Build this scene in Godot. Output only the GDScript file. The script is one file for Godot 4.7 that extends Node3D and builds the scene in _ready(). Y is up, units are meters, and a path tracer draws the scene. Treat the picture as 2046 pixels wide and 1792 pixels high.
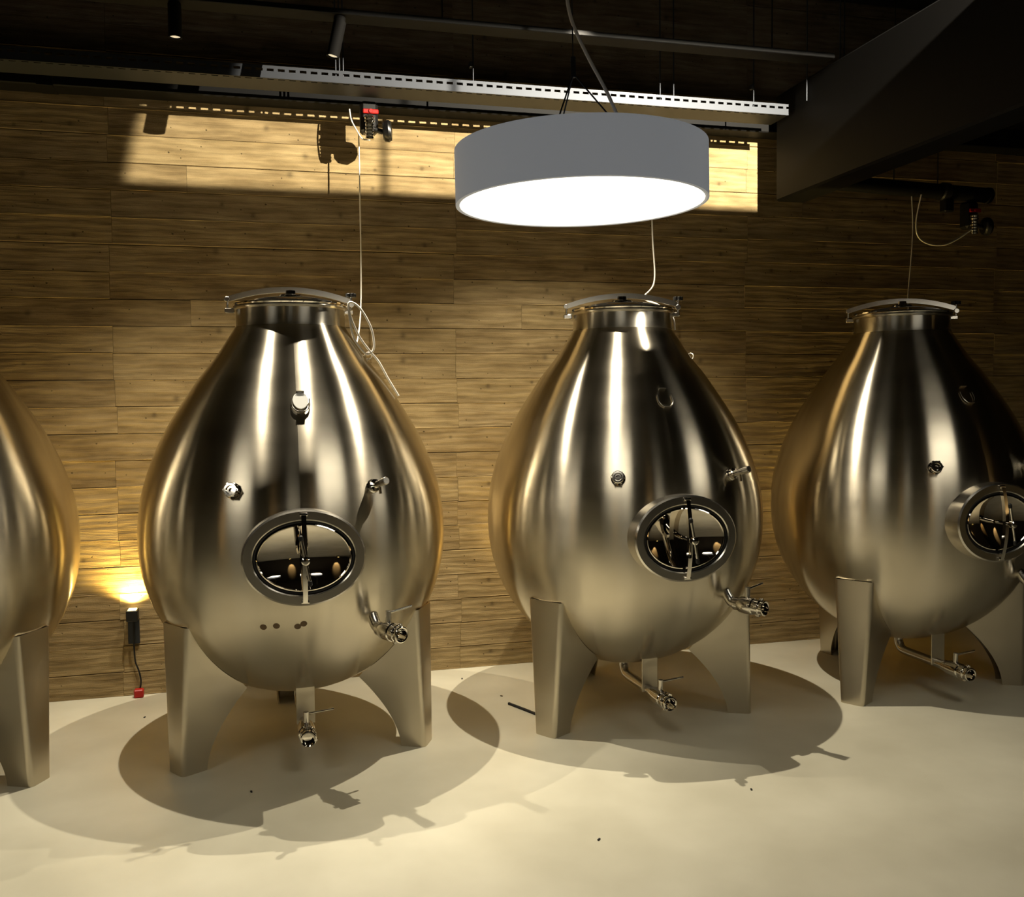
extends Node3D
# A row of egg-shaped steel tanks in a cellar: x runs along the board-marked concrete wall, z from the wall into the room.

const TAU_ := TAU
const TANK_X := -1.5268
const TANK_STEP := 1.66826
const TANK_Z := 0.907
var M := {}
var taken := {}
var rng := RandomNumberGenerator.new()


func _ready() -> void:
	rng.seed = 7
	setup_camera_and_light()
	make_materials()
	build_shell()
	build_wall_planks()
	build_tanks()
	build_overhead()
	build_lamps()
	build_valves_and_cables()
	build_small_things()


# ------------------------------------------------------------------ camera, light
func setup_camera_and_light() -> void:
	var cam := Camera3D.new()
	cam.name = "camera"
	cam.keep_aspect = Camera3D.KEEP_HEIGHT
	cam.fov = 50.17
	cam.near = 0.05
	cam.far = 60.0
	var pitch := atan((896.0 - 800.91) / 1913.6)
	cam.transform = Transform3D(Basis(Vector3.UP, -0.2544) * Basis(Vector3.RIGHT, -pitch) * Basis(Vector3.BACK, -0.0111), Vector3(0, 1.6, 5.5776))
	add_child(cam)
	cam.current = true
	var env := Environment.new()
	env.background_mode = Environment.BG_COLOR
	env.background_color = Color(0, 0, 0)
	env.tonemap_mode = Environment.TONE_MAPPER_LINEAR
	env.tonemap_exposure = E_EXPOSE
	env.sdfgi_enabled = true
	env.ssao_enabled = true
	env.ssil_enabled = true
	var we := WorldEnvironment.new()
	we.name = "environment"
	we.environment = env
	add_child(we)


const E_EXPOSE := 1.0
const E_SPOT := 1.45
const E_BEAM := 1.0
const E_UP := 5.5
const E_FAR := 1.0
const E_PEND := 0.5
const SPOT_WARM := Color(1.0, 0.955, 0.86)
const UP_WARM := Color(1.0, 0.86, 0.50)
const PENDANT_WHITE := Color(1.0, 0.97, 0.9)


func spot(called: String, at: Vector3, towards: Vector3, energy: float, angle: float, soft: float, size: float, color: Color) -> void:
	var l := SpotLight3D.new()
	l.name = called
	l.light_color = color
	l.light_energy = energy
	l.spot_angle = angle
	l.spot_angle_attenuation = soft
	l.spot_range = 20.0
	l.spot_attenuation = 2.0
	l.light_size = size
	l.shadow_enabled = true
	add_child(l, true)
	var up := Vector3.UP if absf((towards - at).normalized().y) < 0.99 else Vector3.RIGHT
	l.look_at_from_position(at, towards, up)


# ------------------------------------------------------------------ bookkeeping
func numbered(called: String) -> String:
	taken[called] = taken.get(called, -1) + 1
	return called if taken[called] == 0 else "%s_%03d" % [called, taken[called]]


func thing(called: String, label: String, category: String, at := Vector3.ZERO, turn := 0.0, group := "") -> Node3D:
	var o := Node3D.new()
	o.name = numbered(called)
	add_child(o)
	o.position = at
	o.rotation.y = turn
	tag(o, label, category, group)
	return o


func tag(o: Node, label: String, category: String, group := "") -> Node:
	o.set_meta("label", label)
	o.set_meta("category", category)
	if group:
		o.set_meta("group", group)
	return o


func part(called: String, mesh: Mesh, mat: Material, parent: Node = null, at := Vector3.ZERO) -> MeshInstance3D:
	var o := MeshInstance3D.new()
	o.mesh = mesh
	o.material_override = mat
	if parent == null:
		o.name = numbered(called)
		add_child(o)
	else:
		o.name = called
		var n := 0
		while parent.has_node(NodePath(o.name)):
			n += 1
			o.name = "%s_%03d" % [called, n]
		parent.add_child(o)
	o.position = at
	return o


func struct(called: String, mesh: Mesh, mat: Material, at := Vector3.ZERO) -> MeshInstance3D:
	var o := part(called, mesh, mat, null, at)
	o.set_meta("kind", "structure")
	return o


# ------------------------------------------------------------------ shapes
func begin() -> SurfaceTool:
	var st := SurfaceTool.new()
	st.begin(Mesh.PRIMITIVE_TRIANGLES)
	return st


func done(st: SurfaceTool) -> ArrayMesh:
	st.generate_normals()
	st.index()
	return st.commit()


# a, b, c, d run counter-clockwise as seen from outside
func quad(st: SurfaceTool, a: Vector3, b: Vector3, c: Vector3, d: Vector3, group := -1, ua := Vector2(0, 0), ub := Vector2(1, 0), uc := Vector2(1, 1), ud := Vector2(0, 1)) -> void:
	st.set_smooth_group(group)
	var p := [a, c, b, a, d, c]
	var u := [ua, uc, ub, ua, ud, uc]
	for i in 6:
		st.set_uv(u[i])
		st.add_vertex(p[i])


func tri(st: SurfaceTool, a: Vector3, b: Vector3, c: Vector3, group := -1) -> void:
	st.set_smooth_group(group)
	for p in [a, c, b]:
		st.set_uv(Vector2(p.x, p.y))
		st.add_vertex(p)


# profile of Vector2(radius, along), running from bottom to top on the outside; corners sharper than 30 degrees stay sharp
func lathe(st: SurfaceTool, prof: Array, segs := 32, x := Transform3D.IDENTITY, g0 := 0, a0 := 0.0, a1 := TAU) -> int:
	var g := g0
	var along := 0.0
	for i in prof.size() - 1:
		var p: Vector2 = prof[i]
		var q: Vector2 = prof[i + 1]
		if i > 0:
			var o: Vector2 = prof[i - 1]
			if absf((p - o).angle_to(q - p)) > 0.5:
				g += 1
		var len := (q - p).length()
		for k in segs:
			var t := lerpf(a0, a1, float(k) / segs)
			var s := lerpf(a0, a1, float(k + 1) / segs)
			var pa := x * Vector3(p.x * sin(t), p.y, p.x * cos(t))
			var pb := x * Vector3(p.x * sin(s), p.y, p.x * cos(s))
			var qa := x * Vector3(q.x * sin(t), q.y, q.x * cos(t))
			var qb := x * Vector3(q.x * sin(s), q.y, q.x * cos(s))
			var v0 := float(k) / segs
			var v1 := float(k + 1) / segs
			if p.x < 1e-5:
				st.set_smooth_group(g)
				for e in [[pa, Vector2(along, v0)], [qa, Vector2(along + len, v0)], [qb, Vector2(along + len, v1)]]:
					st.set_uv(e[1])
					st.add_vertex(e[0])
			elif q.x < 1e-5:
				st.set_smooth_group(g)
				for e in [[pa, Vector2(along, v0)], [qa, Vector2(along + len, v0)], [pb, Vector2(along, v1)]]:
					st.set_uv(e[1])
					st.add_vertex(e[0])
			else:
				quad(st, pa, pb, qb, qa, g, Vector2(along, v0), Vector2(along, v1), Vector2(along + len, v1), Vector2(along + len, v0))
		along += len
	return g + 1


func lathe_mesh(prof: Array, segs := 32, x := Transform3D.IDENTITY) -> ArrayMesh:
	var st := begin()
	lathe(st, prof, segs, x)
	return done(st)


# a frame whose y axis runs along dir
func along(at: Vector3, dir: Vector3) -> Transform3D:
	var y := dir.normalized()
	var x := y.cross(Vector3.UP if absf(y.y) < 0.95 else Vector3.RIGHT).normalized()
	return Transform3D(Basis(x, y, x.cross(y)), at)


func rod(st: SurfaceTool, a: Vector3, b: Vector3, r: float, segs := 12, g0 := 0, bevel := 0.15) -> int:
	var l := (b - a).length()
	var e := minf(r * bevel, l * 0.2)
	return lathe(st, [Vector2(0, 0), Vector2(r - e, 0), Vector2(r, e), Vector2(r, l - e), Vector2(r - e, l), Vector2(0, l)], segs, along(a, b - a), g0)


func rod_mesh(a: Vector3, b: Vector3, r: float, segs := 12) -> ArrayMesh:
	var st := begin()
	rod(st, a, b, r, segs)
	return done(st)


func curve(pts: Array, n := 8) -> Array:
	var out := []
	for i in pts.size() - 1:
		var p0: Vector3 = pts[maxi(i - 1, 0)]
		var p3: Vector3 = pts[mini(i + 2, pts.size() - 1)]
		for k in n:
			out.append((pts[i] as Vector3).cubic_interpolate(pts[i + 1], p0, p3, float(k) / n))
	out.append(pts[-1])
	return out


func tube(st: SurfaceTool, pts: Array, r: float, segs := 8, g := 0) -> void:
	var side := Vector3.ZERO
	var rings := []
	for i in pts.size():
		var d: Vector3 = ((pts[mini(i + 1, pts.size() - 1)] as Vector3) - pts[maxi(i - 1, 0)]).normalized()
		if side == Vector3.ZERO:
			side = d.cross(Vector3.UP if absf(d.y) < 0.9 else Vector3.RIGHT).normalized()
		side = (side - d * side.dot(d)).normalized()
		var o := d.cross(side)
		var ring := []
		for k in segs:
			var t := TAU * k / segs
			ring.append((pts[i] as Vector3) + (side * cos(t) + o * sin(t)) * r)
		rings.append(ring)
	for i in rings.size() - 1:
		for k in segs:
			var m := (k + 1) % segs
			quad(st, rings[i][k], rings[i][m], rings[i + 1][m], rings[i + 1][k], g, Vector2(i, 0), Vector2(i, 1), Vector2(i + 1, 1), Vector2(i + 1, 0))
	for k in range(1, segs - 1):
		tri(st, rings[0][0], rings[0][k + 1], rings[0][k], g + 1)
		tri(st, rings[-1][0], rings[-1][k], rings[-1][k + 1], g + 2)


func tube_mesh(pts: Array, r: float, segs := 8) -> ArrayMesh:
	var st := begin()
	tube(st, pts, r, segs)
	return done(st)


# a box with chamfered edges, centred on x.origin
func box(st: SurfaceTool, size: Vector3, x := Transform3D.IDENTITY, bev := 0.0) -> void:
	var h := size / 2.0
	if bev <= 0.0:
		for ax in 3:
			for s in [-1.0, 1.0]:
				var n := Vector3.ZERO
				n[ax] = s
				var u := Vector3.ZERO
				u[(ax + 1) % 3] = 1
				var v := n.cross(u)
				var c := n * h
				var uu := u * h
				var vv: Vector3 = v.abs() * h * v.sign()
				quad(st, x * (c - uu - vv), x * (c + uu - vv), x * (c + uu + vv), x * (c - uu + vv))
		return
	var b := minf(bev, minf(h.x, minf(h.y, h.z)) * 0.9)
	var corner := func(sx: float, sy: float, sz: float, ax: int) -> Vector3:
		var p := Vector3(sx * (h.x - b), sy * (h.y - b), sz * (h.z - b))
		p[ax] = [sx, sy, sz][ax] * h[ax]
		return x * p
	for ax in 3:
		var a1 := (ax + 1) % 3
		var a2 := (ax + 2) % 3
		for s in [-1.0, 1.0]:
			var pts := []
			for e in [[-1.0, -1.0], [1.0, -1.0], [1.0, 1.0], [-1.0, 1.0]]:
				var sg := [0.0, 0.0, 0.0]
				sg[ax] = s
				sg[a1] = e[0] * s
				sg[a2] = e[1]
				pts.append(corner.call(sg[0], sg[1], sg[2], ax))
			quad(st, pts[0], pts[1], pts[2], pts[3])
		for s1 in [-1.0, 1.0]:
			for s2 in [-1.0, 1.0]:
				var q := []
				for e in [[-1.0, a1], [1.0, a1], [1.0, a2], [-1.0, a2]]:
					var sg := [0.0, 0.0, 0.0]
					sg[ax] = e[0]
					sg[a1] = s1
					sg[a2] = s2
					q.append(corner.call(sg[0], sg[1], sg[2], e[1]))
				if s1 * s2 > 0:
					quad(st, q[0], q[3], q[2], q[1])
				else:
					quad(st, q[0], q[1], q[2], q[3])
	for sx in [-1.0, 1.0]:
		for sy in [-1.0, 1.0]:
			for sz in [-1.0, 1.0]:
				var a: Vector3 = corner.call(sx, sy, sz, 0)
				var c: Vector3 = corner.call(sx, sy, sz, 1)
				var d: Vector3 = corner.call(sx, sy, sz, 2)
				if sx * sy * sz > 0:
					tri(st, a, c, d)
				else:
					tri(st, a, d, c)


func box_mesh(size: Vector3, bev := 0.0, x := Transform3D.IDENTITY) -> ArrayMesh:
	var st := begin()
	box(st, size, x, bev)
	return done(st)


func at(v: Vector3) -> Transform3D:
	return Transform3D(Basis.IDENTITY, v)


func lohi(lo: Vector3, hi: Vector3, bev := 0.0) -> ArrayMesh:
	return box_mesh((hi - lo).abs(), bev, at((lo + hi) / 2.0))


# ------------------------------------------------------------------ materials
func mat(color: Color, rough: float, metal := 0.0) -> StandardMaterial3D:
	var m := StandardMaterial3D.new()
	m.albedo_color = color
	m.roughness = rough
	m.metallic = metal
	return m


func glow(color: Color, energy: float) -> StandardMaterial3D:
	var m := mat(Color(0.9, 0.9, 0.88), 0.5)
	m.emission_enabled = true
	m.emission = color
	m.emission_energy_multiplier = energy
	return m


func brushed_maps(w: int, h: int, seed_: int) -> Array:
	# u runs along the meridian: many fine lines across u, long along v
	var fine := FastNoiseLite.new()
	fine.seed = seed_
	fine.frequency = 0.5
	fine.noise_type = FastNoiseLite.TYPE_VALUE
	var soft := FastNoiseLite.new()
	soft.seed = seed_ + 3
	soft.frequency = 0.008
	soft.fractal_octaves = 4
	var rough := Image.create(w, h, false, Image.FORMAT_RGB8)
	for y in h:
		for x in w:
			var line := fine.get_noise_2d(x * 1.7, y * 0.03)
			var smudge := soft.get_noise_2d(x * 1.3, y * 0.7)
			var r := clampf(0.86 + 0.02 * line + 0.10 * smudge, 0.0, 1.0)
			rough.set_pixel(x, y, Color(r, r, r))
	return [ImageTexture.create_from_image(rough)]


func plank_maps(w: int, h: int, seed_: int) -> Array:
	var warp := FastNoiseLite.new()
	warp.seed = seed_
	warp.frequency = 0.004
	warp.fractal_octaves = 3
	var fine := FastNoiseLite.new()
	fine.seed = seed_ + 11
	fine.frequency = 0.09
	fine.fractal_octaves = 3
	var blot := FastNoiseLite.new()
	blot.seed = seed_ + 23
	blot.frequency = 0.012
	blot.fractal_octaves = 4
	var r := RandomNumberGenerator.new()
	r.seed = seed_
	var knots := []
	for i in 3:
		knots.append([r.randf() * w, r.randf_range(0.15, 0.85) * h, r.randf_range(5.0, 11.0)])
	var pits := []
	for i in 14:
		pits.append([r.randf() * w, r.randf() * h, r.randf_range(1.0, 2.6)])
	var heart := r.randf_range(-0.3, 1.3) * h
	var al := Image.create(w, h, false, Image.FORMAT_RGB8)
	var he := Image.create(w, h, false, Image.FORMAT_RGB8)
	for y in h:
		for x in w:
			var push := 0.0
			var knot := 0.0
			for k in knots:
				var dx: float = (x - k[0]) / (k[2] * 4.5)
				var dy: float = (y - k[1]) / k[2]
				var d := dx * dx + dy * dy
				push += clampf(dy * 1.5, -1.0, 1.0) * k[2] * 0.35 * exp(-d * 0.6)
				knot = maxf(knot, exp(-pow(((x - k[0]) / k[2]) ** 2 * 1.2 + dy * dy, 1.0) * 1.4))
			var yy := maxf(0.5, absf(y + push - heart) + 14.0 + 10.0 * warp.get_noise_2d(x, y * 2.0))
			var ring := sin(pow(yy, 0.9) * 0.55 + 1.8 * warp.get_noise_2d(x * 0.6 + 300.0, y * 3.0))
			var grain := fine.get_noise_2d(x * 0.10, y * 4.0)
			var sand := fine.get_noise_2d(x * 5.0, y * 5.0)
			var b := blot.get_noise_2d(x * 0.5, y * 1.5)
			var pit := 0.0
			for q in pits:
				if absf(x - q[0]) < 5.0 and absf(y - q[1]) < 5.0:
					pit = maxf(pit, clampf(q[2] - Vector2(x - q[0], y - q[1]).length(), 0.0, 1.0))
			var v := clampf(0.86 + 0.045 * ring + 0.09 * grain + 0.16 * b + 0.06 * sand - 0.2 * knot - 0.35 * pit, 0.0, 1.0)
			al.set_pixel(x, y, Color(v, v * (0.985 + 0.02 * b), v * (0.96 + 0.05 * b)))
			var e := clampf(0.55 + 0.10 * ring + 0.16 * grain + 0.10 * sand + 0.10 * b - 0.15 * knot - 0.5 * pit, 0.0, 1.0)
			he.set_pixel(x, y, Color(e, e, e))
	return [ImageTexture.create_from_image(al), ImageTexture.create_from_image(he)]


func steel(color: Color, rough: float, aniso: float, tex: Texture2D = null, uv := Vector3.ONE) -> StandardMaterial3D:
	var m := mat(color, rough, 1.0)
	if aniso != 0.0:
		m.anisotropy_enabled = true
		m.anisotropy = aniso
	if tex:
		m.roughness_texture = tex
		m.roughness_texture_channel = BaseMaterial3D.TEXTURE_CHANNEL_RED
		m.uv1_scale = uv
	return m


func make_materials() -> void:
	var b := brushed_maps(512, 512, 5)
	M.brushed = steel(Color(0.80, 0.765, 0.69), 0.285, 1.0, b[0], Vector3(0.9, 2, 1))
	M.leg = steel(Color(0.78, 0.745, 0.67), 0.40, 0.3, b[0], Vector3(2, 2, 1))
	M.satin = steel(Color(0.80, 0.78, 0.74), 0.24, 0.0)
	M.neck = steel(Color(0.82, 0.80, 0.75), 0.28, 0.95)
	M.polished = steel(Color(0.86, 0.84, 0.80), 0.06, 0.0)
	M.mirror = steel(Color(0.88, 0.85, 0.80), 0.025, 0.0)
	M.galv = steel(Color(0.27, 0.28, 0.30), 0.55, 0.0)
	M.rubber = mat(Color(0.03, 0.03, 0.03), 0.5)
	M.black = mat(Color(0.045, 0.042, 0.04), 0.38)
	M.black_matt = mat(Color(0.04, 0.037, 0.035), 0.8)
	M.black_matt.metallic_specular = 0.2
	M.duct = mat(Color(0.045, 0.043, 0.042), 0.6)
	M.duct.metallic_specular = 0.25
	M.red = mat(Color(0.62, 0.06, 0.04), 0.4)
	M.white_cable = mat(Color(0.88, 0.86, 0.82), 0.45)
	M.housing = glow(Color(0.93, 0.96, 1.0), 0.13)  # faint emission and pale colour stand in for bloom around the lamp
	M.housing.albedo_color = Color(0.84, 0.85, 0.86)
	M.bezel = mat(Color(0.55, 0.54, 0.52), 0.4)
	M.tag = mat(Color(0.86, 0.86, 0.84), 0.35)
	M.mark = mat(Color(0.36, 0.28, 0.17), 0.6)
	M.chip = mat(Color(0.05, 0.045, 0.04), 0.7)
	M.dark_wall = mat(Color(0.20, 0.175, 0.14), 0.8)
	M.ceiling = mat(Color(0.085, 0.078, 0.075), 0.85)
	M.pendant_glow = glow(PENDANT_WHITE, 3.0)
	M.spot_glow = glow(SPOT_WARM, 0.4)
	M.up_glow = glow(UP_WARM, 6.0)
	var n := FastNoiseLite.new()
	n.seed = 4
	n.frequency = 0.006
	n.fractal_octaves = 5
	var ft := NoiseTexture2D.new()
	ft.width = 512
	ft.height = 512
	ft.seamless = true
	ft.noise = n
	var ramp := Gradient.new()
	ramp.set_color(0, Color(0.89, 0.885, 0.87))
	ramp.set_color(1, Color(1, 1, 1))
	ft.color_ramp = ramp
	M.floor = mat(Color(0.815, 0.795, 0.715), 0.42)
	M.floor.albedo_texture = ft
	M.floor.uv1_triplanar = true
	M.floor.uv1_world_triplanar = true
	M.floor.uv1_scale = Vector3(0.4, 0.4, 0.4)
	M.concrete = []
	var tints := [Color(0.655, 0.575, 0.415), Color(0.635, 0.555, 0.40), Color(0.675, 0.595, 0.44), Color(0.615, 0.535, 0.385)]
	for i in 4:
		var maps := plank_maps(880, 72, 31 + i * 17)
		var m := mat(tints[i], 0.82)
		m.albedo_texture = maps[0]
		m.heightmap_enabled = true
		m.heightmap_texture = maps[1]
		m.heightmap_scale = 0.5
		m.metallic_specular = 0.3
		M.concrete.append(m)
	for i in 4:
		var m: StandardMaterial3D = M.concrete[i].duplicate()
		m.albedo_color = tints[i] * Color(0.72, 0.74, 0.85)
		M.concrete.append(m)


# ------------------------------------------------------------------ room
const X0 := -4.2
const X1 := 8.2
const ZF := 9.0
const HC := 4.15


func build_shell() -> void:
	struct("floor", lohi(Vector3(X0 - 0.2, -0.2, -0.3), Vector3(X1 + 0.2, 0, ZF + 0.2)), M.floor)
	struct("ceiling", lohi(Vector3(X0 - 0.2, HC, -0.3), Vector3(X1 + 0.2, HC + 0.2, ZF + 0.2)), M.ceiling)
	struct("added_bulkhead_1", lohi(Vector3(X0, 3.66, 2.45), Vector3(X1, HC, 2.72), 0.004), M.ceiling)  # unseen bulkhead, added to cut the top of the wall beam
	struct("wall_left", lohi(Vector3(X0 - 0.2, 0, 0), Vector3(X0, HC, ZF)), M.dark_wall)
	struct("wall_right", lohi(Vector3(X1, 0, 0), Vector3(X1 + 0.2, HC, ZF)), M.dark_wall)
	struct("wall_front", lohi(Vector3(X0 - 0.2, 0, ZF), Vector3(X1 + 0.2, HC, ZF + 0.2)), M.dark_wall)


# one board print of the concrete, length l along x from 0, height h from 0, its face at z = 0 with a thin uneven fin along the lower edge
func plank_mesh(l: float, h: float, seed_: int) -> ArrayMesh:
	var r := RandomNumberGenerator.new()
	r.seed = seed_
	var st := begin()
	var n := 30
	var g := 0.0006
	var rows := []
	for i in n + 1:
		var x := l * i / n
		var xe := clampf(x, g, l - g)
		var fin := r.randf_range(-0.0004, 0.0012) if r.randf() < 0.85 else 0.002
		var e := 0.0
		rows.append([Vector3(xe, 0.0, -0.03), Vector3(xe, 0.0004, 0.0 + fin * 0.8), Vector3(xe, 0.0028, 0.0008 + fin * 0.9), Vector3(xe, 0.005 + fin * 0.3, e), Vector3(xe, h - 0.004, e), Vector3(xe, h - 0.0016, -0.003), Vector3(xe, h - 0.0016, -0.03)])
	for i in n:
		for k in 6:
			var a: Vector3 = rows[i][k]
			var b: Vector3 = rows[i + 1][k]
			var c: Vector3 = rows[i + 1][k + 1]
			var d: Vector3 = rows[i][k + 1]
			quad(st, a, b, c, d, k, Vector2(a.x / l, a.y / h), Vector2(b.x / l, b.y / h), Vector2(c.x / l, c.y / h), Vector2(d.x / l, d.y / h))
	for e in [0, n]:
		for k in range(1, 6):
			var a: Vector3 = rows[e][0]
			if e == 0:
				tri(st, a, rows[e][k + 1 if k < 6 else k], rows[e][k])
			else:
				tri(st, a, rows[e][k], rows[e][k + 1 if k < 6 else k])
	return done(st)


func build_wall_planks() -> void:
	var back := struct("wall_back", lohi(Vector3(X0 - 0.2, 0, -0.3), Vector3(X1 + 0.2, HC, -0.014)), M.dark_wall)
	var pitch := 0.1458
	var l := 1.888
	var meshes := []
	for i in 5:
		meshes.append(plank_mesh(l, pitch, 100 + i))
	var low := plank_mesh(l, 0.133, 200)
	for row in 29:
		var y := 0.0 if row == 0 else 0.133 + (row - 1) * pitch
		if y > HC - 0.02:
			break
		var shift := rng.randf_range(-0.012, 0.012)
		if row in [4, 9, 14, 19]:
			shift += 0.41
		for k in range(-1, 6):
			var x := -0.772 + k * l + shift - l
			if x > X1 or x + l < X0 - 0.1:
				continue
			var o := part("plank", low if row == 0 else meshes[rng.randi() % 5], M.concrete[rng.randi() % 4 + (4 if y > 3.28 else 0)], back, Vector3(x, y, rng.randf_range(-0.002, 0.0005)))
			if rng.randf() < 0.5 and row > 0:
				o.rotation.z = PI
				o.position += Vector3(l, pitch, 0)
			o.scale = Vector3.ONE


# ------------------------------------------------------------------ tank
const B_MID := 0.98
const B_R := 0.706
const B_LOW := 0.735
const PROF := [[0.98, 0.706], [1.2, 0.683], [1.45, 0.591], [1.7, 0.4364], [1.82, 0.3436], [1.958, 0.254]]


func egg_r(h: float) -> float:
	if h < B_MID:
		var t := (B_MID - h) / B_LOW
		return B_R * sqrt(maxf(0.0, 1.0 - t * t))
	var n := PROF.size()
	for i in n - 1:
		if h <= PROF[i + 1][0] or i == n - 2:
			var h0: float = PROF[i][0]
			var h1: float = PROF[i + 1][0]
			var s := h1 - h0
			var t := (h - h0) / s
			var m0: float = 0.0 if i == 0 else (PROF[i + 1][1] - PROF[i - 1][1]) / (PROF[i + 1][0] - PROF[i - 1][0])
			var m1: float = (PROF[i + 1][1] - PROF[i][1]) / s if i == n - 2 else (PROF[i + 2][1] - PROF[i][1]) / (PROF[i + 2][0] - PROF[i][0])
			var t2 := t * t
			var t3 := t2 * t
			return (2 * t3 - 3 * t2 + 1) * PROF[i][1] + (t3 - 2 * t2 + t) * s * m0 + (-2 * t3 + 3 * t2) * PROF[i + 1][1] + (t3 - t2) * s * m1
	return 0.255


func polar(a: float, r: float, h: float, side := 0.0) -> Vector3:
	return Vector3(sin(a) * r + cos(a) * side, h, cos(a) * r - sin(a) * side)


func egg_normal(a: float, h: float) -> Vector3:
	var d := (egg_r(h + 0.01) - egg_r(h - 0.01)) / 0.02
	return Vector3(sin(a), -d, cos(a)).normalized()


func leg_mesh() -> ArrayMesh:
	# a folded sheet: outer plate and two side plates, lofted upwards; local frame: x tangential, y up, z outwards
	var top := 0.649
	var n := 26
	var bend := 0.022
	var th := 0.006
	var skins := [[], []]
	for i in n + 1:
		var h := top * i / n
		var w := lerpf(0.126, 0.21, h / top) / 2.0
		var ro := lerpf(0.647, 0.636, h / top)
		var ri: float
		if h < 0.33:
			ri = 0.33 + 0.2 * (1.0 - pow(h / 0.33, 1.8))
		else:
			ri = minf(egg_r(h) * 0.985, ro - bend - 0.004)
		for s in 2:
			var t := th * s
			var ww := w - t
			var rr := ro - t
			var bb := bend - t * 0.8
			var line := [Vector3(-ww, h, ri), Vector3(-ww, h, lerpf(ri, rr - bb, 0.5)), Vector3(-ww, h, rr - bb)]
			for k in range(1, 5):
				var a := PI / 2 * k / 5.0
				line.append(Vector3(-ww + bb - bb * cos(a), h, rr - bb + bb * sin(a)))
			line.append(Vector3(-ww + bb, h, rr))
			line.append(Vector3(0, h, rr))
			var m := line.size()
			for k in range(m - 2, -1, -1):
				var p: Vector3 = line[k]
				line.append(Vector3(-p.x, p.y, p.z))
			skins[s].append(line)
	var st := begin()
	var m: int = skins[0][0].size()
	for i in n:
		for k in m - 1:
			for s in 2:
				var a: Vector3 = skins[s][i][k]
				var b: Vector3 = skins[s][i][k + 1]
				var c: Vector3 = skins[s][i + 1][k + 1]
				var d: Vector3 = skins[s][i + 1][k]
				if s == 0:
					quad(st, a, b, c, d, 1, Vector2(a.y, k * 0.06), Vector2(b.y, k * 0.06 + 0.06), Vector2(c.y, k * 0.06 + 0.06), Vector2(d.y, k * 0.06))
				else:
					quad(st, b, a, d, c, 2, Vector2(b.y, 0), Vector2(a.y, 1), Vector2(d.y, 1), Vector2(c.y, 0))
		quad(st, skins[1][i][0], skins[0][i][0], skins[0][i + 1][0], skins[1][i + 1][0])
		quad(st, skins[0][i][m - 1], skins[1][i][m - 1], skins[1][i + 1][m - 1], skins[0][i + 1][m - 1])
	for k in m - 1:
		quad(st, skins[1][0][k], skins[1][0][k + 1], skins[0][0][k + 1], skins[0][0][k])
		quad(st, skins[0][n][k], skins[0][n][k + 1], skins[1][n][k + 1], skins[1][n][k])
	return done(st)


# an elliptical ring around the z axis from a cross-section of Vector2(grow, z): each point adds grow to both half-axes
func oval(st: SurfaceTool, ax: float, ay: float, sect: Array, segs := 64, g0 := 0) -> void:
	var g := g0
	for i in sect.size() - 1:
		var p: Vector2 = sect[i]
		var q: Vector2 = sect[i + 1]
		if i > 0 and absf((p - (sect[i - 1] as Vector2)).angle_to(q - p)) > 0.5:
			g += 1
		for k in segs:
			var t := TAU * k / segs
			var s := TAU * (k + 1) / segs
			var f := func(v: Vector2, a: float) -> Vector3:
				return Vector3(maxf(ax + v.x, 0.0) * cos(a), maxf(ay + v.x, 0.0) * sin(a), v.y)
			quad(st, f.call(p, t), f.call(p, s), f.call(q, s), f.call(q, t), g, Vector2(0, t), Vector2(0, s), Vector2(1, s), Vector2(1, t))


func valve_set(parent: Node3D, name_: String, from: Vector3, to: Vector3, lever_dir: Vector3) -> void:
	# a hexagonal-bodied ball valve from «from» to «to», with stem and lever
	var d := (to - from).normalized()
	var l := (to - from).length()
	var st := begin()
	lathe(st, [Vector2(0.026, 0), Vector2(0.031, 0.0), Vector2(0.031, 0.022), Vector2(0.039, 0.035), Vector2(0.041, l * 0.45), Vector2(0.039, l * 0.62), Vector2(0.033, l * 0.66)], 32, along(from, d))
	var g := 20
	g = lathe(st, [Vector2(0.033, l * 0.64), Vector2(0.036, l * 0.66), Vector2(0.036, l * 0.84), Vector2(0.033, l * 0.85), Vector2(0.031, l * 0.88), Vector2(0.034, l * 0.9), Vector2(0.035, l), Vector2(0.031, l + 0.002), Vector2(0.026, l), Vector2(0.024, l * 0.72), Vector2(0.0, l * 0.7)], 32, along(from, d), g)
	var body := part(name_, done(st), M.polished, parent)
	for k in 4:
		st = begin()
		var x := along(from + d * l * 0.8, d)
		var a := TAU * k / 4.0 + 0.4
		var c := x * Vector3(cos(a) * 0.036, 0, sin(a) * 0.036)
		rod(st, c - d * 0.006, c + d * 0.012, 0.008, 10)
		part("nut_lug", done(st), M.polished, body)
	var base := from + d * l * 0.42
	var up := Vector3.UP
	st = begin()
	rod(st, base + up * 0.03, base + up * 0.088, 0.0125, 16)
	part("stem", done(st), M.satin, body)
	var s := base + up * 0.077
	part("lever", rod_mesh(s, s + lever_dir.normalized() * 0.12 + up * 0.012, 0.0056, 10), M.polished, body)


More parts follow.
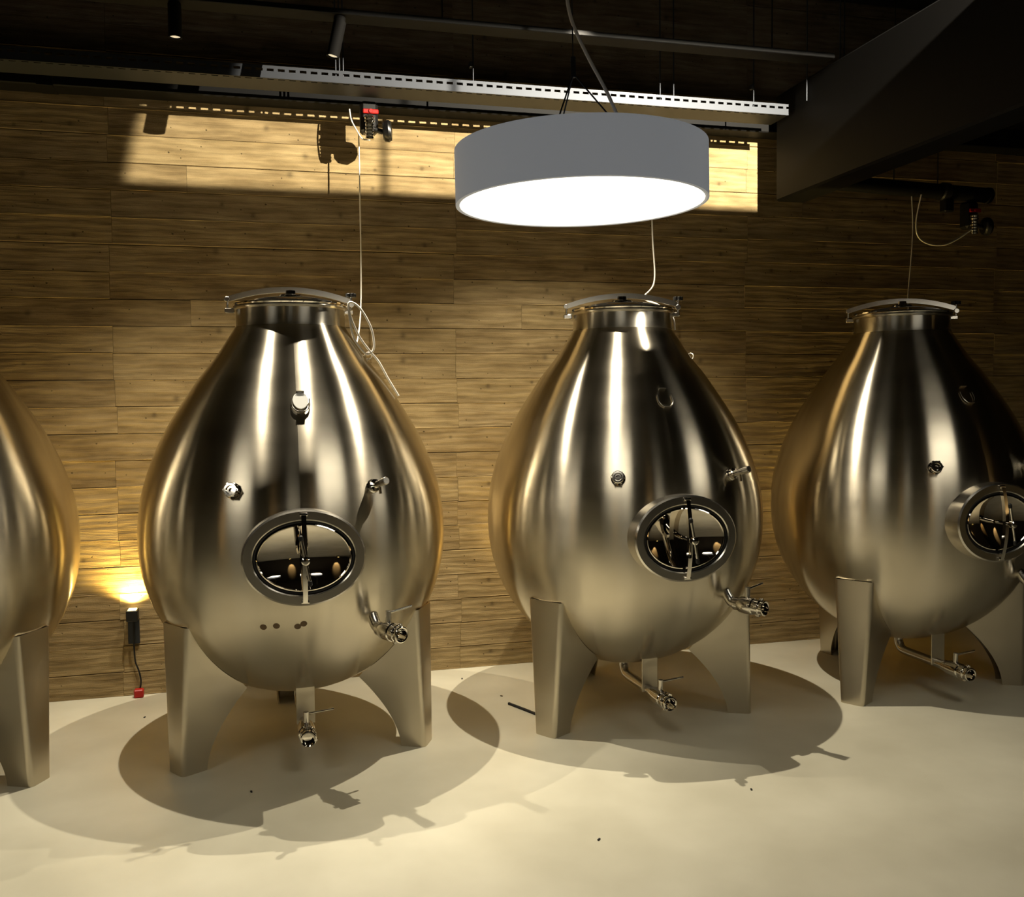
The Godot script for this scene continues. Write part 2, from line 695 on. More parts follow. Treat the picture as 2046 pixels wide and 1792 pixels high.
func make_tank() -> Node3D:
	var t := thing("egg_tank", "", "tank", Vector3.ZERO)
	# body
	var prof := []
	for i in 25:
		var a := PI / 2 * i / 24.0
		prof.append(Vector2(B_R * sin(a), B_MID - B_LOW * cos(a)))
	for i in range(1, 45):
		var h := lerpf(B_MID, 1.958, i / 44.0)
		prof.append(Vector2(egg_r(h), h))
	part("body", lathe_mesh(prof, 128), M.brushed, t)
	part("neck_ring", lathe_mesh([Vector2(0.240, 1.9490), Vector2(0.256, 1.9530), Vector2(0.254, 1.9610), Vector2(0.252, 1.9650), Vector2(0.252, 2.0350), Vector2(0.262, 2.0390), Vector2(0.264, 2.0450), Vector2(0.262, 2.0510), Vector2(0.23, 2.0510)], 96), M.neck, t)
	# lid with its bar
	var lid := part("lid", lathe_mesh([Vector2(0.2, 2.0470), Vector2(0.262, 2.0520), Vector2(0.266, 2.0580), Vector2(0.262, 2.0640), Vector2(0.24, 2.0670), Vector2(0.2, 2.0790), Vector2(0.14, 2.0920), Vector2(0.07, 2.0995), Vector2(0.0, 2.1010)], 96), M.polished, t)
	var st := begin()
	lathe(st, [Vector2(0.058, 2.0970), Vector2(0.056, 2.1060), Vector2(0.05, 2.1110), Vector2(0.026, 2.1130), Vector2(0.024, 2.1310), Vector2(0.0, 2.1330)], 32)
	part("lid_boss", done(st), M.polished, lid)
	st = begin()
	var ring := []
	for i in 25:
		var u := i / 24.0
		var x := lerpf(-0.285, 0.282, u)
		var y := 2.0710 + 0.050 * (1.0 - pow(absf(x) / 0.285, 2.0))
		ring.append(Vector2(x, y))
	for i in 24:
		var p: Vector2 = ring[i]
		var q: Vector2 = ring[i + 1]
		var w := 0.011
		var h := 0.026
		var c := [Vector3(p.x, p.y, w), Vector3(q.x, q.y, w), Vector3(q.x, q.y + h, w), Vector3(p.x, p.y + h, w), Vector3(p.x, p.y, -w), Vector3(q.x, q.y, -w), Vector3(q.x, q.y + h, -w), Vector3(p.x, p.y + h, -w)]
		quad(st, c[0], c[1], c[2], c[3], 1)
		quad(st, c[5], c[4], c[7], c[6], 2)
		quad(st, c[3], c[2], c[6], c[7], 3)
		quad(st, c[4], c[5], c[1], c[0], 4)
		if i == 0:
			quad(st, c[4], c[0], c[3], c[7], 5)
		if i == 23:
			quad(st, c[1], c[5], c[6], c[2], 6)
	part("lid_bar", done(st), M.satin, lid)
	st = begin()
	rod(st, Vector3(-0.290, 2.0830, -0.02), Vector3(-0.290, 2.0830, 0.02), 0.012, 16)
	rod(st, Vector3(-0.287, 2.0390, 0), Vector3(-0.287, 2.0810, 0), 0.005, 10, 20)
	box(st, Vector3(0.044, 0.024, 0.03), at(Vector3(-0.279, 2.0310, 0)), 0.004)
	part("hinge", done(st), M.satin, lid)
	st = begin()
	rod(st, Vector3(0.286, 2.0290, 0), Vector3(0.286, 2.1070, 0), 0.006, 10)
	box(st, Vector3(0.05, 0.022, 0.03), at(Vector3(0.270, 2.0350, 0)), 0.004)
	rod(st, Vector3(0.286, 2.0710, -0.02), Vector3(0.286, 2.0710, 0.02), 0.014, 14, 20)
	part("clamp_bolt", done(st), M.satin, lid)
	st = begin()
	for k in 5:
		var a := TAU * k / 5.0
		rod(st, Vector3(0.286 + 0.016 * cos(a), 2.1070, 0.016 * sin(a)), Vector3(0.286 + 0.016 * cos(a), 2.1250, 0.016 * sin(a)), 0.0105, 12, k * 8)
	part("knob", done(st), M.rubber, lid)
	# legs
	var lm := leg_mesh()
	for k in [-1, 0, 1]:
		var a: float = 0.061 + k * TAU / 6.0 * 1.01 if k != 0 else 0.061 + PI
		var o := part("leg", lm, M.leg, t)
		o.rotation.y = a
	# manhole
	var mh := Node3D.new()
	mh.name = "manhole"
	t.add_child(mh)
	mh.rotation.y = 0.012
	var face := 0.757
	st = begin()
	oval(st, 0.2, 0.148, [Vector2(0.047, face - 0.2), Vector2(0.047, face - 0.007), Vector2(0.040, face), Vector2(0.008, face), Vector2(0.003, face - 0.004), Vector2(0.003, face - 0.05)], 96)
	part("manhole_frame", done(st), M.satin, mh, Vector3(0, 0.978, 0))
	st = begin()
	oval(st, 0.2, 0.148, [Vector2(0.004, face - 0.012), Vector2(-0.001, face - 0.006), Vector2(-0.007, face - 0.007), Vector2(-0.009, face - 0.02)], 96)
	part("gasket", done(st), M.rubber, mh, Vector3(0, 0.978, 0))
	st = begin()
	var dish := [Vector2(-0.0085, face - 0.020), Vector2(-0.011, face - 0.008), Vector2(-0.015, face - 0.006), Vector2(-0.019, face - 0.009)]
	oval(st, 0.2, 0.148, dish, 96)
	var g := 40
	var nr := 14
	var prev := []
	for i in nr + 1:
		var f := 1.0 - float(i) / nr
		var line := []
		for k in 97:
			var a := TAU * k / 96.0
			var x := (0.2 - 0.019) * f * cos(a)
			var y := (0.148 - 0.019) * f * sin(a)
			line.append(Vector3(x, y, face - 0.037 + (x * x * 0.43 + y * y * 0.84) * 2.0))
		if i > 0:
			for k in 96:
				if i < nr:
					quad(st, prev[k], prev[k + 1], line[k + 1], line[k], g)
				else:
					tri(st, prev[k], prev[k + 1], line[k], g)
		prev = line
	part("manhole_door", done(st), M.mirror, mh, Vector3(0, 0.978, 0))
	st = begin()
	var bar := []
	for i in 13:
		var y := lerpf(-0.182, 0.172, i / 12.0)
		bar.append([y, face + 0.012 + 0.030 * (1.0 - pow(absf(y) / 0.182, 2.0))])
	for i in 12:
		var w := 0.0095
		var h := 0.02
		var p: Array = bar[i]
		var q: Array = bar[i + 1]
		var c := [Vector3(-w, p[0], p[1] - h), Vector3(w, p[0], p[1] - h), Vector3(w, p[0], p[1]), Vector3(-w, p[0], p[1]), Vector3(-w, q[0], q[1] - h), Vector3(w, q[0], q[1] - h), Vector3(w, q[0], q[1]), Vector3(-w, q[0], q[1])]
		quad(st, c[3], c[2], c[6], c[7], 1)
		quad(st, c[2], c[1], c[5], c[6], 2)
		quad(st, c[0], c[3], c[7], c[4], 3)
		quad(st, c[1], c[0], c[4], c[5], 4)
		if i == 0:
			quad(st, c[0], c[1], c[2], c[3], 5)
		if i == 11:
			quad(st, c[7], c[6], c[5], c[4], 6)
	rod(st, Vector3(-0.016, 0.176, face + 0.004), Vector3(0.016, 0.176, face + 0.004), 0.008, 12, 30)
	rod(st, Vector3(-0.016, -0.178, face + 0.004), Vector3(0.016, -0.178, face + 0.004), 0.008, 12, 40)
	part("crossbar", done(st), M.polished, mh, Vector3(0, 0.978, 0))
	st = begin()
	rod(st, Vector3(0, 0, face - 0.03), Vector3(0, 0, face + 0.085), 0.008, 14)
	lathe(st, [Vector2(0.012, 0), Vector2(0.017, 0.004), Vector2(0.017, 0.026), Vector2(0.012, 0.03), Vector2(0.006, 0.031), Vector2(0.0, 0.031)], 20, along(Vector3(0, 0, face + 0.06), Vector3.BACK), 20)
	rod(st, Vector3(-0.014, 0.082, face + 0.074), Vector3(0.016, -0.082, face + 0.074), 0.0065, 12, 30)
	var handle := part("screw_handle", done(st), M.polished, mh, Vector3(0, 0.978, 0))
	for sg in [1.0, -1.0]:
		st = begin()
		rod(st, Vector3(-0.0144, 0.078, 0) * sg + Vector3(0, 0, face + 0.074), Vector3(-0.018, 0.102, 0) * sg + Vector3(0, 0, face + 0.074), 0.009, 12, 0, 0.5)
		part("black_grip", done(st), M.rubber, mh, Vector3(0, 0.978, 0))
	# probe socket on the left, sample tap on the right
	var a := deg_to_rad(-23.0)
	var hp := 1.245
	var p0 := polar(a, egg_r(hp), hp)
	var no := egg_normal(a, hp)
	st = begin()
	lathe(st, [Vector2(0.033, -0.01), Vector2(0.033, 0.006), Vector2(0.022, 0.008), Vector2(0.020, 0.014), Vector2(0.028, 0.016), Vector2(0.029, 0.034), Vector2(0.026, 0.037), Vector2(0.018, 0.037), Vector2(0.016, 0.03), Vector2(0.008, 0.03), Vector2(0.007, 0.02), Vector2(0.0, 0.02)], 32, along(p0, no))
	for k in 6:
		var x := along(p0 + no * 0.025, no)
		var b := TAU * k / 6.0
		rod(st, x * Vector3(cos(b) * 0.028, -0.007, sin(b) * 0.028), x * Vector3(cos(b) * 0.028, 0.009, sin(b) * 0.028), 0.006, 8, 30 + k * 6)
	part("probe_socket", done(st), M.polished, t)
	a = deg_to_rad(27.0)
	p0 = polar(a, egg_r(hp), hp)
	no = egg_normal(a, hp)
	st = begin()
	lathe(st, [Vector2(0.03, -0.01), Vector2(0.03, 0.006), Vector2(0.026, 0.01), Vector2(0.026, 0.024), Vector2(0.015, 0.028), Vector2(0.013, 0.06), Vector2(0.016, 0.064), Vector2(0.016, 0.078), Vector2(0.0, 0.08)], 28, along(p0, no))
	var tap := part("sample_tap", done(st), M.polished, t)
	part("tap_knob", rod_mesh(p0 + no * 0.076, p0 + no * 0.108, 0.0165, 24), M.satin, tap)
	part("spout", rod_mesh(p0 + no * 0.055, p0 + no * 0.062 + Vector3(0, -0.046, 0), 0.0062, 12), M.polished, tap)
	# tag holder on the shoulder
	var hh := 1.6
	a = deg_to_rad(1.9)
	st = begin()
	var outl := []
	for i in 15:
		var b := PI + PI * i / 14.0
		outl.append(Vector2(cos(b) * 0.037, sin(b) * 0.042 - 0.005))
	var frame := Transform3D(Basis(Vector3(cos(a), 0, -sin(a)), egg_normal(a, hh).cross(Vector3(cos(a), 0, -sin(a))), egg_normal(a, hh)), polar(a, egg_r(hh), hh))
	var path := []
	path.append(frame * Vector3(-0.036, 0.02, 0.006))
	for v in outl:
		path.append(frame * Vector3(v.x, v.y, 0.006))
	path.append(frame * Vector3(0.036, 0.02, 0.006))
	tube(st, path, 0.0028, 6)
	box(st, Vector3(0.036, 0.004, 0.012), frame * at(Vector3(0, -0.047, 0.006)), 0.001)
	box(st, Vector3(0.036, 0.004, 0.012), frame * at(Vector3(0, 0.056, 0.004)), 0.001)
	part("tag_holder", done(st), M.satin, t)
	# side outlet
	a = deg_to_rad(27.5)
	var hv := 0.69
	p0 = polar(a, egg_r(hv) - 0.01, hv)
	var e1 := polar(a, 0.672, 0.645)
	st = begin()
	tube(st, curve([p0, polar(a, 0.652, 0.668), e1, polar(a, 0.70, 0.638)], 6), 0.024, 20)
	var pipe := part("outlet_pipe", done(st), M.satin, t)
	valve_set(t, "outlet_valve", polar(a, 0.695, 0.638), polar(a, 0.855, 0.638), Vector3(cos(a), 0, -sin(a)))
	# bottom drain
	a = 0.03
	st = begin()
	tube(st, curve([polar(a, 0.0, 0.27), polar(a, 0.0, 0.215), polar(a, 0.02, 0.18), polar(a, 0.06, 0.168), polar(a, 0.2, 0.166), polar(a, 0.38, 0.166)], 6), 0.024, 20)
	part("drain_pipe", done(st), M.satin, t)
	st = begin()
	var fr := Transform3D(Basis(Vector3.UP, a), Vector3.ZERO)
	box(st, Vector3(0.082, 0.2, 0.006), fr * at(Vector3(0.008, 0.255, 0.305)), 0.001)
	part("drain_bracket", done(st), M.leg, t)
	valve_set(t, "drain_valve", polar(a, 0.37, 0.166), polar(a, 0.555, 0.166), Vector3(cos(a), 0, -sin(a)))
	# eyelet on the right shoulder
	hh = 1.81
	a = deg_to_rad(80)
	st = begin()
	var loop := []
	for i in 13:
		var b := TAU * i / 12.0
		loop.append(polar(a, egg_r(hh) + 0.008 + 0.016 * cos(b), hh + 0.012 + 0.016 * sin(b)))
	tube(st, loop, 0.004, 6)
	part("eyelet", done(st), M.satin, t)
	return t


func build_tanks() -> void:
	var proto := make_tank()
	var labels := [
		"egg-shaped stainless steel tank cut off by the left edge of the photo",
		"egg-shaped brushed steel tank with a white tag on its shoulder and a coiled white cable",
		"egg-shaped brushed steel tank below and behind the round hanging lamp, with an empty tag holder",
		"dim egg-shaped steel tank whose oval door is cut off by the right edge",
	]
	for i in 4:
		var t := proto
		if i > 0:
			t = proto.duplicate()
			t.name = numbered("egg_tank")
			add_child(t)
		t.position = Vector3(TANK_X + TANK_STEP * i, 0, TANK_Z)
		tag(t, labels[i], "tank", "egg-shaped steel tanks along the wall")
		t.get_node("lid").rotation.y = [0.0, 0.1, -0.3, -0.42][i]
	# what only the tank with the tag has
	var one := get_node("egg_tank_001") as Node3D
	var a := deg_to_rad(1.9)
	var frame := Transform3D(Basis(Vector3(cos(a), 0, -sin(a)), egg_normal(a, 1.6).cross(Vector3(cos(a), 0, -sin(a))), egg_normal(a, 1.6)), polar(a, egg_r(1.6), 1.6))
	var st := begin()
	lathe(st, [Vector2(0, 0.004), Vector2(0.033, 0.004), Vector2(0.034, 0.0055), Vector2(0.033, 0.007), Vector2(0, 0.007)], 32, frame * Transform3D(Basis(Vector3.RIGHT, PI / 2) * Basis.from_scale(Vector3(0.95, 0.6, 1.25)), Vector3(0, 0.012, 0)))
	part("white_tag", done(st), M.tag, one).set_meta("label", "blank white oval tag")
	for s in [[-14.2, 0.679], [-9.4, 0.683], [-1.8, 0.676], [0.4, 0.687]]:
		var b := deg_to_rad(s[0])
		var x := along(polar(b, egg_r(s[1]), s[1]), egg_normal(b, s[1]))
		st = begin()
		lathe(st, [Vector2(0.0145, -0.001), Vector2(0.0135, 0.0007), Vector2(0.008, 0.0007), Vector2(0.007, 0.0004), Vector2(0, 0.0004)], 20, x)
		part("dried_drip", done(st), M.mark, one)


# ------------------------------------------------------------------ overhead
func slotted(x0: float, x1: float, pitch: float, slot: float, wide: float, cut0: float, cut1: float, th: float) -> ArrayMesh:
	# a perforated strip in the x-y plane, y from 0 to wide, a slot of that length between cut0 and cut1 at every pitch
	var st := begin()
	box(st, Vector3(x1 - x0, cut0, th), at(Vector3((x0 + x1) / 2, cut0 / 2, 0)))
	box(st, Vector3(x1 - x0, wide - cut1, th), at(Vector3((x0 + x1) / 2, (wide + cut1) / 2, 0)))
	var n := int((x1 - x0) / pitch)
	for i in n + 1:
		var a := x0 + i * pitch
		box(st, Vector3(pitch - slot, cut1 - cut0, th), at(Vector3(a + (pitch - slot) / 2, (cut0 + cut1) / 2, 0)))
	return done(st)


func build_overhead() -> void:
	# perforated tray
	var t := thing("cable_tray", "long perforated galvanised cable tray hung in front of the concrete wall above the tanks", "cable tray")
	var xl := -4.1
	var xr := 3.02
	part("side_rail", slotted(xl, xr, 0.0545, 0.034, 0.062, 0.034, 0.047, 0.0018), M.galv, t, Vector3(0, 3.252, 0.478))
	var bp := part("bottom_plate", slotted(xl, xr, 0.0545, 0.032, 0.2, 0.012, 0.022, 0.0018), M.galv, t, Vector3(0, 3.252, 0.477))
	bp.rotation.x = -PI / 2
	for r in [-2.0, 0.409, 0.428, 0.447, 1.137, 2.217, 2.3, 2.802]:
		part("hanger_rod", rod_mesh(Vector3(r, 3.256, 0.465), Vector3(r, HC, 0.465), 0.0042, 8), M.galv, t)
	part("hanger_clip", box_mesh(Vector3(0.02, 0.03, 0.03), 0.004), M.galv, t, Vector3(1.125, 3.40, 0.465))
	part("hanger_clip", box_mesh(Vector3(0.02, 0.03, 0.03), 0.004), M.galv, t, Vector3(2.79, 3.40, 0.465))
	# black trunking against the wall
	t = thing("wall_trunking", "flat black cable trunking fixed along the top of the concrete wall behind the tray", "trunking")
	for k in 4:
		part("trunking_length", lohi(Vector3(-4.1 + k * 3.06, 3.243, 0.003), Vector3(-4.1 + (k + 1) * 3.06 - 0.003, 3.370, 0.15), 0.006), M.duct, t)
	for k in 3:
		part("joint_cover", lohi(Vector3(-4.1 + (k + 1) * 3.06 - 0.04, 3.240, 0.003), Vector3(-4.1 + (k + 1) * 3.06 + 0.04, 3.373, 0.153), 0.002), M.duct, t)
	t = thing("overhead_bar", "flat black lighting track running above the perforated tray and the tube spotlights", "track")
	part("rail", lohi(Vector3(-4.1, 3.436, 0.79), Vector3(3.05, 3.462, 0.905), 0.003), M.duct, t)
	for x in [-2.6, -0.9, 0.9, 2.7]:
		part("hanger_rod", rod_mesh(Vector3(x, 3.46, 0.85), Vector3(x, HC, 0.85), 0.0042, 8), M.black, t)
	# big duct towards the room
	t = thing("ventilation_duct", "large black rectangular duct coming out from the wall beside the hanging lamp", "duct")
	part("duct_box", lohi(Vector3(3.075, 2.80, 0.24), Vector3(3.27, 3.44, 2.4), 0.012), M.duct, t)
	part("duct_box", lohi(Vector3(3.075, 2.80, 2.404), Vector3(3.27, 3.44, 4.6), 0.012), M.duct, t)
	part("duct_flange", lohi(Vector3(3.06, 2.785, 2.385), Vector3(3.285, 3.455, 2.42), 0.003), M.duct, t)
	for z in [0.6, 2.2, 4.2]:
		for x in [3.065, 3.28]:
			part("hanger_rod", rod_mesh(Vector3(x, 3.3, z), Vector3(x, HC, z), 0.0042, 8), M.galv, t)
	part("hanger_rod", rod_mesh(Vector3(3.40, 3.28, 0.46), Vector3(3.40, HC, 0.46), 0.0042, 8), M.galv, t)
	# pipe on the right
	t = thing("black_pipe", "short black pipe capped at its end, right of the big black duct", "pipe")
	part("tube", rod_mesh(Vector3(3.285, 2.921, 0.32), Vector3(4.55, 2.885, 0.32), 0.046, 24), M.duct, t)
	part("end_cap", rod_mesh(Vector3(4.53, 2.885, 0.32), Vector3(4.565, 2.884, 0.32), 0.05, 24), M.duct, t)
	for x in [3.85, 4.17]:
		part("hanger_rod", rod_mesh(Vector3(x, 2.93, 0.32), Vector3(x, HC, 0.32), 0.0035, 8), M.black, t)
	part("pipe_clamp", rod_mesh(Vector3(4.19, 2.895, 0.32), Vector3(4.25, 2.893, 0.32), 0.056, 24), M.black, t)
	part("hanging_block", lohi(Vector3(4.205, 2.765, 0.29), Vector3(4.275, 2.85, 0.35), 0.008), M.black, t)
	# out-of-view blocker, added to shade the wall under the bright strip
	t = thing("overhead_bar", "flat black blocker added out of sight to shade the wall below the bright strip", "track")
	part("rail", lohi(Vector3(-4.1, 3.13, 2.5), Vector3(3.05, 3.50, 2.6), 0.004), M.duct, t)
	for x in [-3.0, 0.0, 2.4]:
		part("hanger_rod", rod_mesh(Vector3(x, 3.48, 2.55), Vector3(x, HC, 2.55), 0.0042, 8), M.galv, t)


# ------------------------------------------------------------------ lamps
func make_pendant() -> Node3D:
	var t := thing("pendant_lamp", "", "lamp")
	var r := 0.384
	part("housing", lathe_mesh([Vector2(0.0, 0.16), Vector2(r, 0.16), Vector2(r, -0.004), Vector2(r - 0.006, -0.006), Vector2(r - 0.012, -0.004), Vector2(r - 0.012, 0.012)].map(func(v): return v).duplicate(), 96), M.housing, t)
	part("diffuser", lathe_mesh([Vector2(0, 0.0), Vector2(r - 0.012, 0.0), Vector2(r - 0.012, 0.01), Vector2(0, 0.01)], 96), M.pendant_glow, t)
	var apex := Vector3(-0.018, 0.387, 0)
	var up := HC - 2.202
	for a in [0.3, 0.3 + TAU / 3, 0.3 + 2 * TAU / 3]:
		part("suspension_wire", rod_mesh(apex, Vector3(cos(a) * 0.172, 0.16, sin(a) * 0.172), 0.0025, 8), M.galv, t)
	part("wire_joint", rod_mesh(apex - Vector3(0, 0.012, 0), apex + Vector3(0, 0.05, 0), 0.008, 12), M.galv, t)
	part("suspension_wire", rod_mesh(apex, Vector3(apex.x, up, 0), 0.0018, 8), M.galv, t)
	part("power_cable", tube_mesh(curve([Vector3(0.142, 0.155, -0.017), Vector3(0.142, 0.224, -0.009), Vector3(0.095, 0.327, 0), Vector3(0.026, 0.448, 0), Vector3(-0.022, 0.552, 0), Vector3(-0.034, 0.656, 0), Vector3(-0.017, 0.82, 0), Vector3(-0.010, 1.1, 0), Vector3(-0.013, up, 0)], 8), 0.0054, 10), M.white_cable, t)
	return t


func area(called: String, at_: Vector3, size: float, energy: float, color: Color) -> void:
	var l := AreaLight3D.new()
	l.name = called
	l.area_size = Vector2(size, size)
	l.light_energy = energy
	l.light_color = color
	l.area_range = 20.0
	l.area_attenuation = 2.0
	l.shadow_enabled = true
	add_child(l, true)
	l.look_at_from_position(at_, at_ + Vector3.DOWN, Vector3.RIGHT)


func ceiling_spot(tip: Vector3, axis: Vector3, label: String, lit := true) -> Node3D:
	# a black tube lamp; tip is the centre of its mouth and axis points back up the tube
	var t := thing("spotlight", label, "spotlight", tip)
	var d := axis.normalized()
	var bend := d * 0.17
	var st := begin()
	var tl := 0.17 if axis.x != 0.0 or tip.z > 0.95 else 0.15
	bend = d * tl
	lathe(st, [Vector2(0.024, 0.012), Vector2(0.026, 0.0), Vector2(0.030, 0.0), Vector2(0.030, tl), Vector2(0.0, tl + 0.002)], 32, along(Vector3.ZERO, d))
	part("lamp_tube", done(st), M.black_matt, t)
	part("lens", lathe_mesh([Vector2(0.0, 0.008), Vector2(0.0245, 0.008), Vector2(0.0245, 0.014), Vector2(0, 0.014)], 24, along(Vector3.ZERO, d)), M.spot_glow, t)
	st = begin()
	var on_track := tip.z < 0.95
	var top := 3.435 - tip.y if on_track else HC - tip.y - 0.03
	rod(st, bend - d * 0.02, Vector3(bend.x, maxf(bend.y - 0.005, top), bend.z), 0.028, 24)
	part("stem", done(st), M.black_matt, t)
	if not on_track:
		part("ceiling_rose", lathe_mesh([Vector2(0, -0.03), Vector2(0.05, -0.03), Vector2(0.055, -0.025), Vector2(0.055, 0.0)], 24, at(Vector3(bend.x, HC - tip.y, bend.z))), M.black, t)
	return t


func uplight(x: float, label: String, z := 0.0, turn := 0.0, energy := 1.0) -> void:
	var t := thing("wall_uplight", label, "wall light", Vector3(x, 0, z), turn, "small wall lights along the foot of the wall")
	part("lamp_box", lohi(Vector3(-0.03, 0.425, 0.004), Vector3(0.03, 0.485, 0.075), 0.004), M.black, t)
	part("led", lohi(Vector3(-0.022, 0.484, 0.012), Vector3(0.022, 0.489, 0.066), 0.002), M.up_glow, t)
	part("back_plate", lohi(Vector3(-0.03, 0.29, 0.002), Vector3(0.03, 0.425, 0.012), 0.002), M.galv, t)
	part("lamp_cable", tube_mesh(curve([Vector3(0.0, 0.43, 0.02), Vector3(0.002, 0.36, 0.022), Vector3(0.0, 0.28, 0.02), Vector3(0.004, 0.19, 0.014), Vector3(0.02, 0.14, 0.016), Vector3(0.03, 0.08, 0.02), Vector3(0.02, 0.02, 0.02)], 6), 0.0045, 8), M.rubber, t)
	var b := Basis(Vector3.UP, turn)
	spot("uplight_beam", Vector3(x, 0, z) + b * Vector3(0, 0.51, 0.045), Vector3(x, 0, z) + b * Vector3(0, 2.0, 0.10), energy, 75.0, 0.8, 0.02, UP_WARM)


func build_lamps() -> void:
	# hanging round lamps
	var p := make_pendant()
	var spots := [Vector3(0.959, 2.202, 2.765), Vector3(-1.40, 2.202, 2.765), Vector3(3.40, 2.202, 2.765), Vector3(-0.3, 2.6, 7.2), Vector3(2.6, 2.6, 7.2)]
	var labels := ["large round hanging lamp with a glowing white disc underneath", "round hanging lamp left of the photo", "round hanging lamp right of the photo", "round hanging lamp behind the camera", "round hanging lamp behind the camera on the right"]
	for i in spots.size():
		var t := p
		if i > 0:
			t = p.duplicate()
			t.name = numbered("pendant_lamp")
			add_child(t)
		t.position = spots[i]
		t.rotation = Vector3(0, 0, 0.012)
		tag(t, labels[i], "lamp", "round hanging lamps")
		area("pendant_light", spots[i] + Vector3(0, -0.012, 0), 0.66, 0.7 * E_PEND, PENDANT_WHITE)
	# tube spotlights over the tanks, plus an added one for the wall strip
	var s := [
		[Vector3(-0.345, 3.275, 0.87), Vector3(0.0, 1, 0.0), "black tube spotlight above the perforated tray, nearer the left edge", 0.92, 41.0],
		[Vector3(0.364, 3.245, 0.87), Vector3(0.22, 1, 0.0), "tilted black tube spotlight above the tray, left of the round lamp", 1.0, 41.0],
		[Vector3(1.6, 3.60, 1.02), Vector3(0, 1, 0), "black tube spotlight straight above the round lamp's wire joint", 1.35, 45.0],
		[Vector3(-2.3, 3.27, 0.87), Vector3(0, 1, 0), "black tube spotlight left of the photo over the first tank", 0.6, 41.0],
		[Vector3(2.96, 3.75, 3.4), Vector3(0.33, 0.38, 0.86), "unseen black tube spotlight added beside the big duct to light the wall strip", 0.0, 0.0],
	]
	for e in s:
		var d := (e[1] as Vector3).normalized()
		var t := ceiling_spot(e[0], d, e[2])
		if e[3] > 0.0:
			spot("spot_beam", (e[0] as Vector3) - d * 0.014, (e[0] as Vector3) - Vector3(0, 1, 0), 5.2 * E_SPOT * e[3], e[4], 0.9, 0.01, SPOT_WARM)
		else:
			spot("added_wall_beam", (e[0] as Vector3) - d * 0.014, Vector3(1.7, 2.95, 0.0), 70.0 * E_BEAM, 26.6, 0.06, 0.01, SPOT_WARM)  # added source, makes the bright strip high on the wall
	# wall lights
	var ux := [-2.38, -0.711, 1.70, 3.72]
	for i in 4:
		uplight(ux[i], ["small black wall light behind the leftmost tank", "small black wall light glowing between the two left tanks, its cable reaching the floor", "small black wall light behind the tank under the hanging lamp", "small black wall light behind the dim right tank"][i], 0.0, 0.0, 0.3 * E_UP)
	var wash := [[Vector3(X0, 0, 4.4), Vector3(1, 0, 0), "unseen added floor lamp box washing the left wall"], [Vector3(-2.3, 0, ZF), Vector3(0, 0, -1), "unseen added floor lamp box washing the far wall, on its left"], [Vector3(1.75, 0, ZF), Vector3(0, 0, -1), "unseen added floor lamp box washing the far wall, on its right"], [Vector3(X1, 0, 6.6), Vector3(-1, 0, 0), "unseen added floor lamp box washing the right wall"]]
	for e in wash:  # unseen lamps added to give the tanks their warm reflected streaks
		var foot: Vector3 = e[0] + e[1] * 0.55
		var t := thing("added_floodlight", e[2], "added floor lamp", foot)
		part("lamp_box", lohi(Vector3(-0.09, 0, -0.09), Vector3(0.09, 0.12, 0.09), 0.01), M.black, t)
		part("lens", lohi(Vector3(-0.07, 0.121, -0.07), Vector3(0.07, 0.126, 0.07), 0.002), M.up_glow, t)
		spot("added_wash_beam", foot + Vector3(0, 0.15, 0), e[0] + Vector3(0, 1.7, 0), 80.0 * E_FAR, 12.0, 0.6, 0.05, Color(1.0, 0.86, 0.60))


# ------------------------------------------------------------------ valves and cables
func valve_assembly(label: String, at_: Vector3) -> void:
	var t := thing("valve_assembly", label, "valve", at_)
	part("valve_body", lohi(Vector3(-0.045, -0.05, -0.06), Vector3(0.05, 0.12, 0.02), 0.015), M.black, t)
	var st := begin()
	box(st, Vector3(0.085, 0.024, 0.012), at(Vector3(0.008, 0.06, 0.03)), 0.004)
	rod(st, Vector3(0.008, 0.06, 0.0), Vector3(0.008, 0.06, 0.042), 0.012, 12)
	part("red_handle", done(st), M.red, t)
	st = begin()
	var prof := [Vector2(0.0, -0.095)]
	for i in 7:
		var y := -0.09 + i * 0.018
		prof.append(Vector2(0.022 if i < 5 else 0.026, y))
		prof.append(Vector2(0.024 if i < 5 else 0.028, y + 0.006))
		prof.append(Vector2(0.020 if i < 5 else 0.024, y + 0.015))
	prof.append(Vector2(0, 0.04))
	lathe(st, prof, 20, at(Vector3(0.0, 0.0, 0.03)))
	part("ribbed_fitting", done(st), M.polished, t)
	part("side_arm", rod_mesh(Vector3(0.02, -0.03, 0.02), Vector3(0.075, -0.045, 0.02), 0.014, 14), M.black, t)
	st = begin()
	lathe(st, [Vector2(0, 0), Vector2(0.045, 0.0), Vector2(0.055, 0.008), Vector2(0.06, 0.03), Vector2(0.052, 0.045), Vector2(0, 0.05)], 10, along(Vector3(0.075, -0.04, 0.02), Vector3(1, 0.05, 0.2)))
	part("hand_wheel", done(st), M.black, t)


func cable(called: String, pts: Array, r: float, label: String) -> void:
	tag(part(called, tube_mesh(curve(pts, 10), r, 8), M.white_cable), label, "cable")


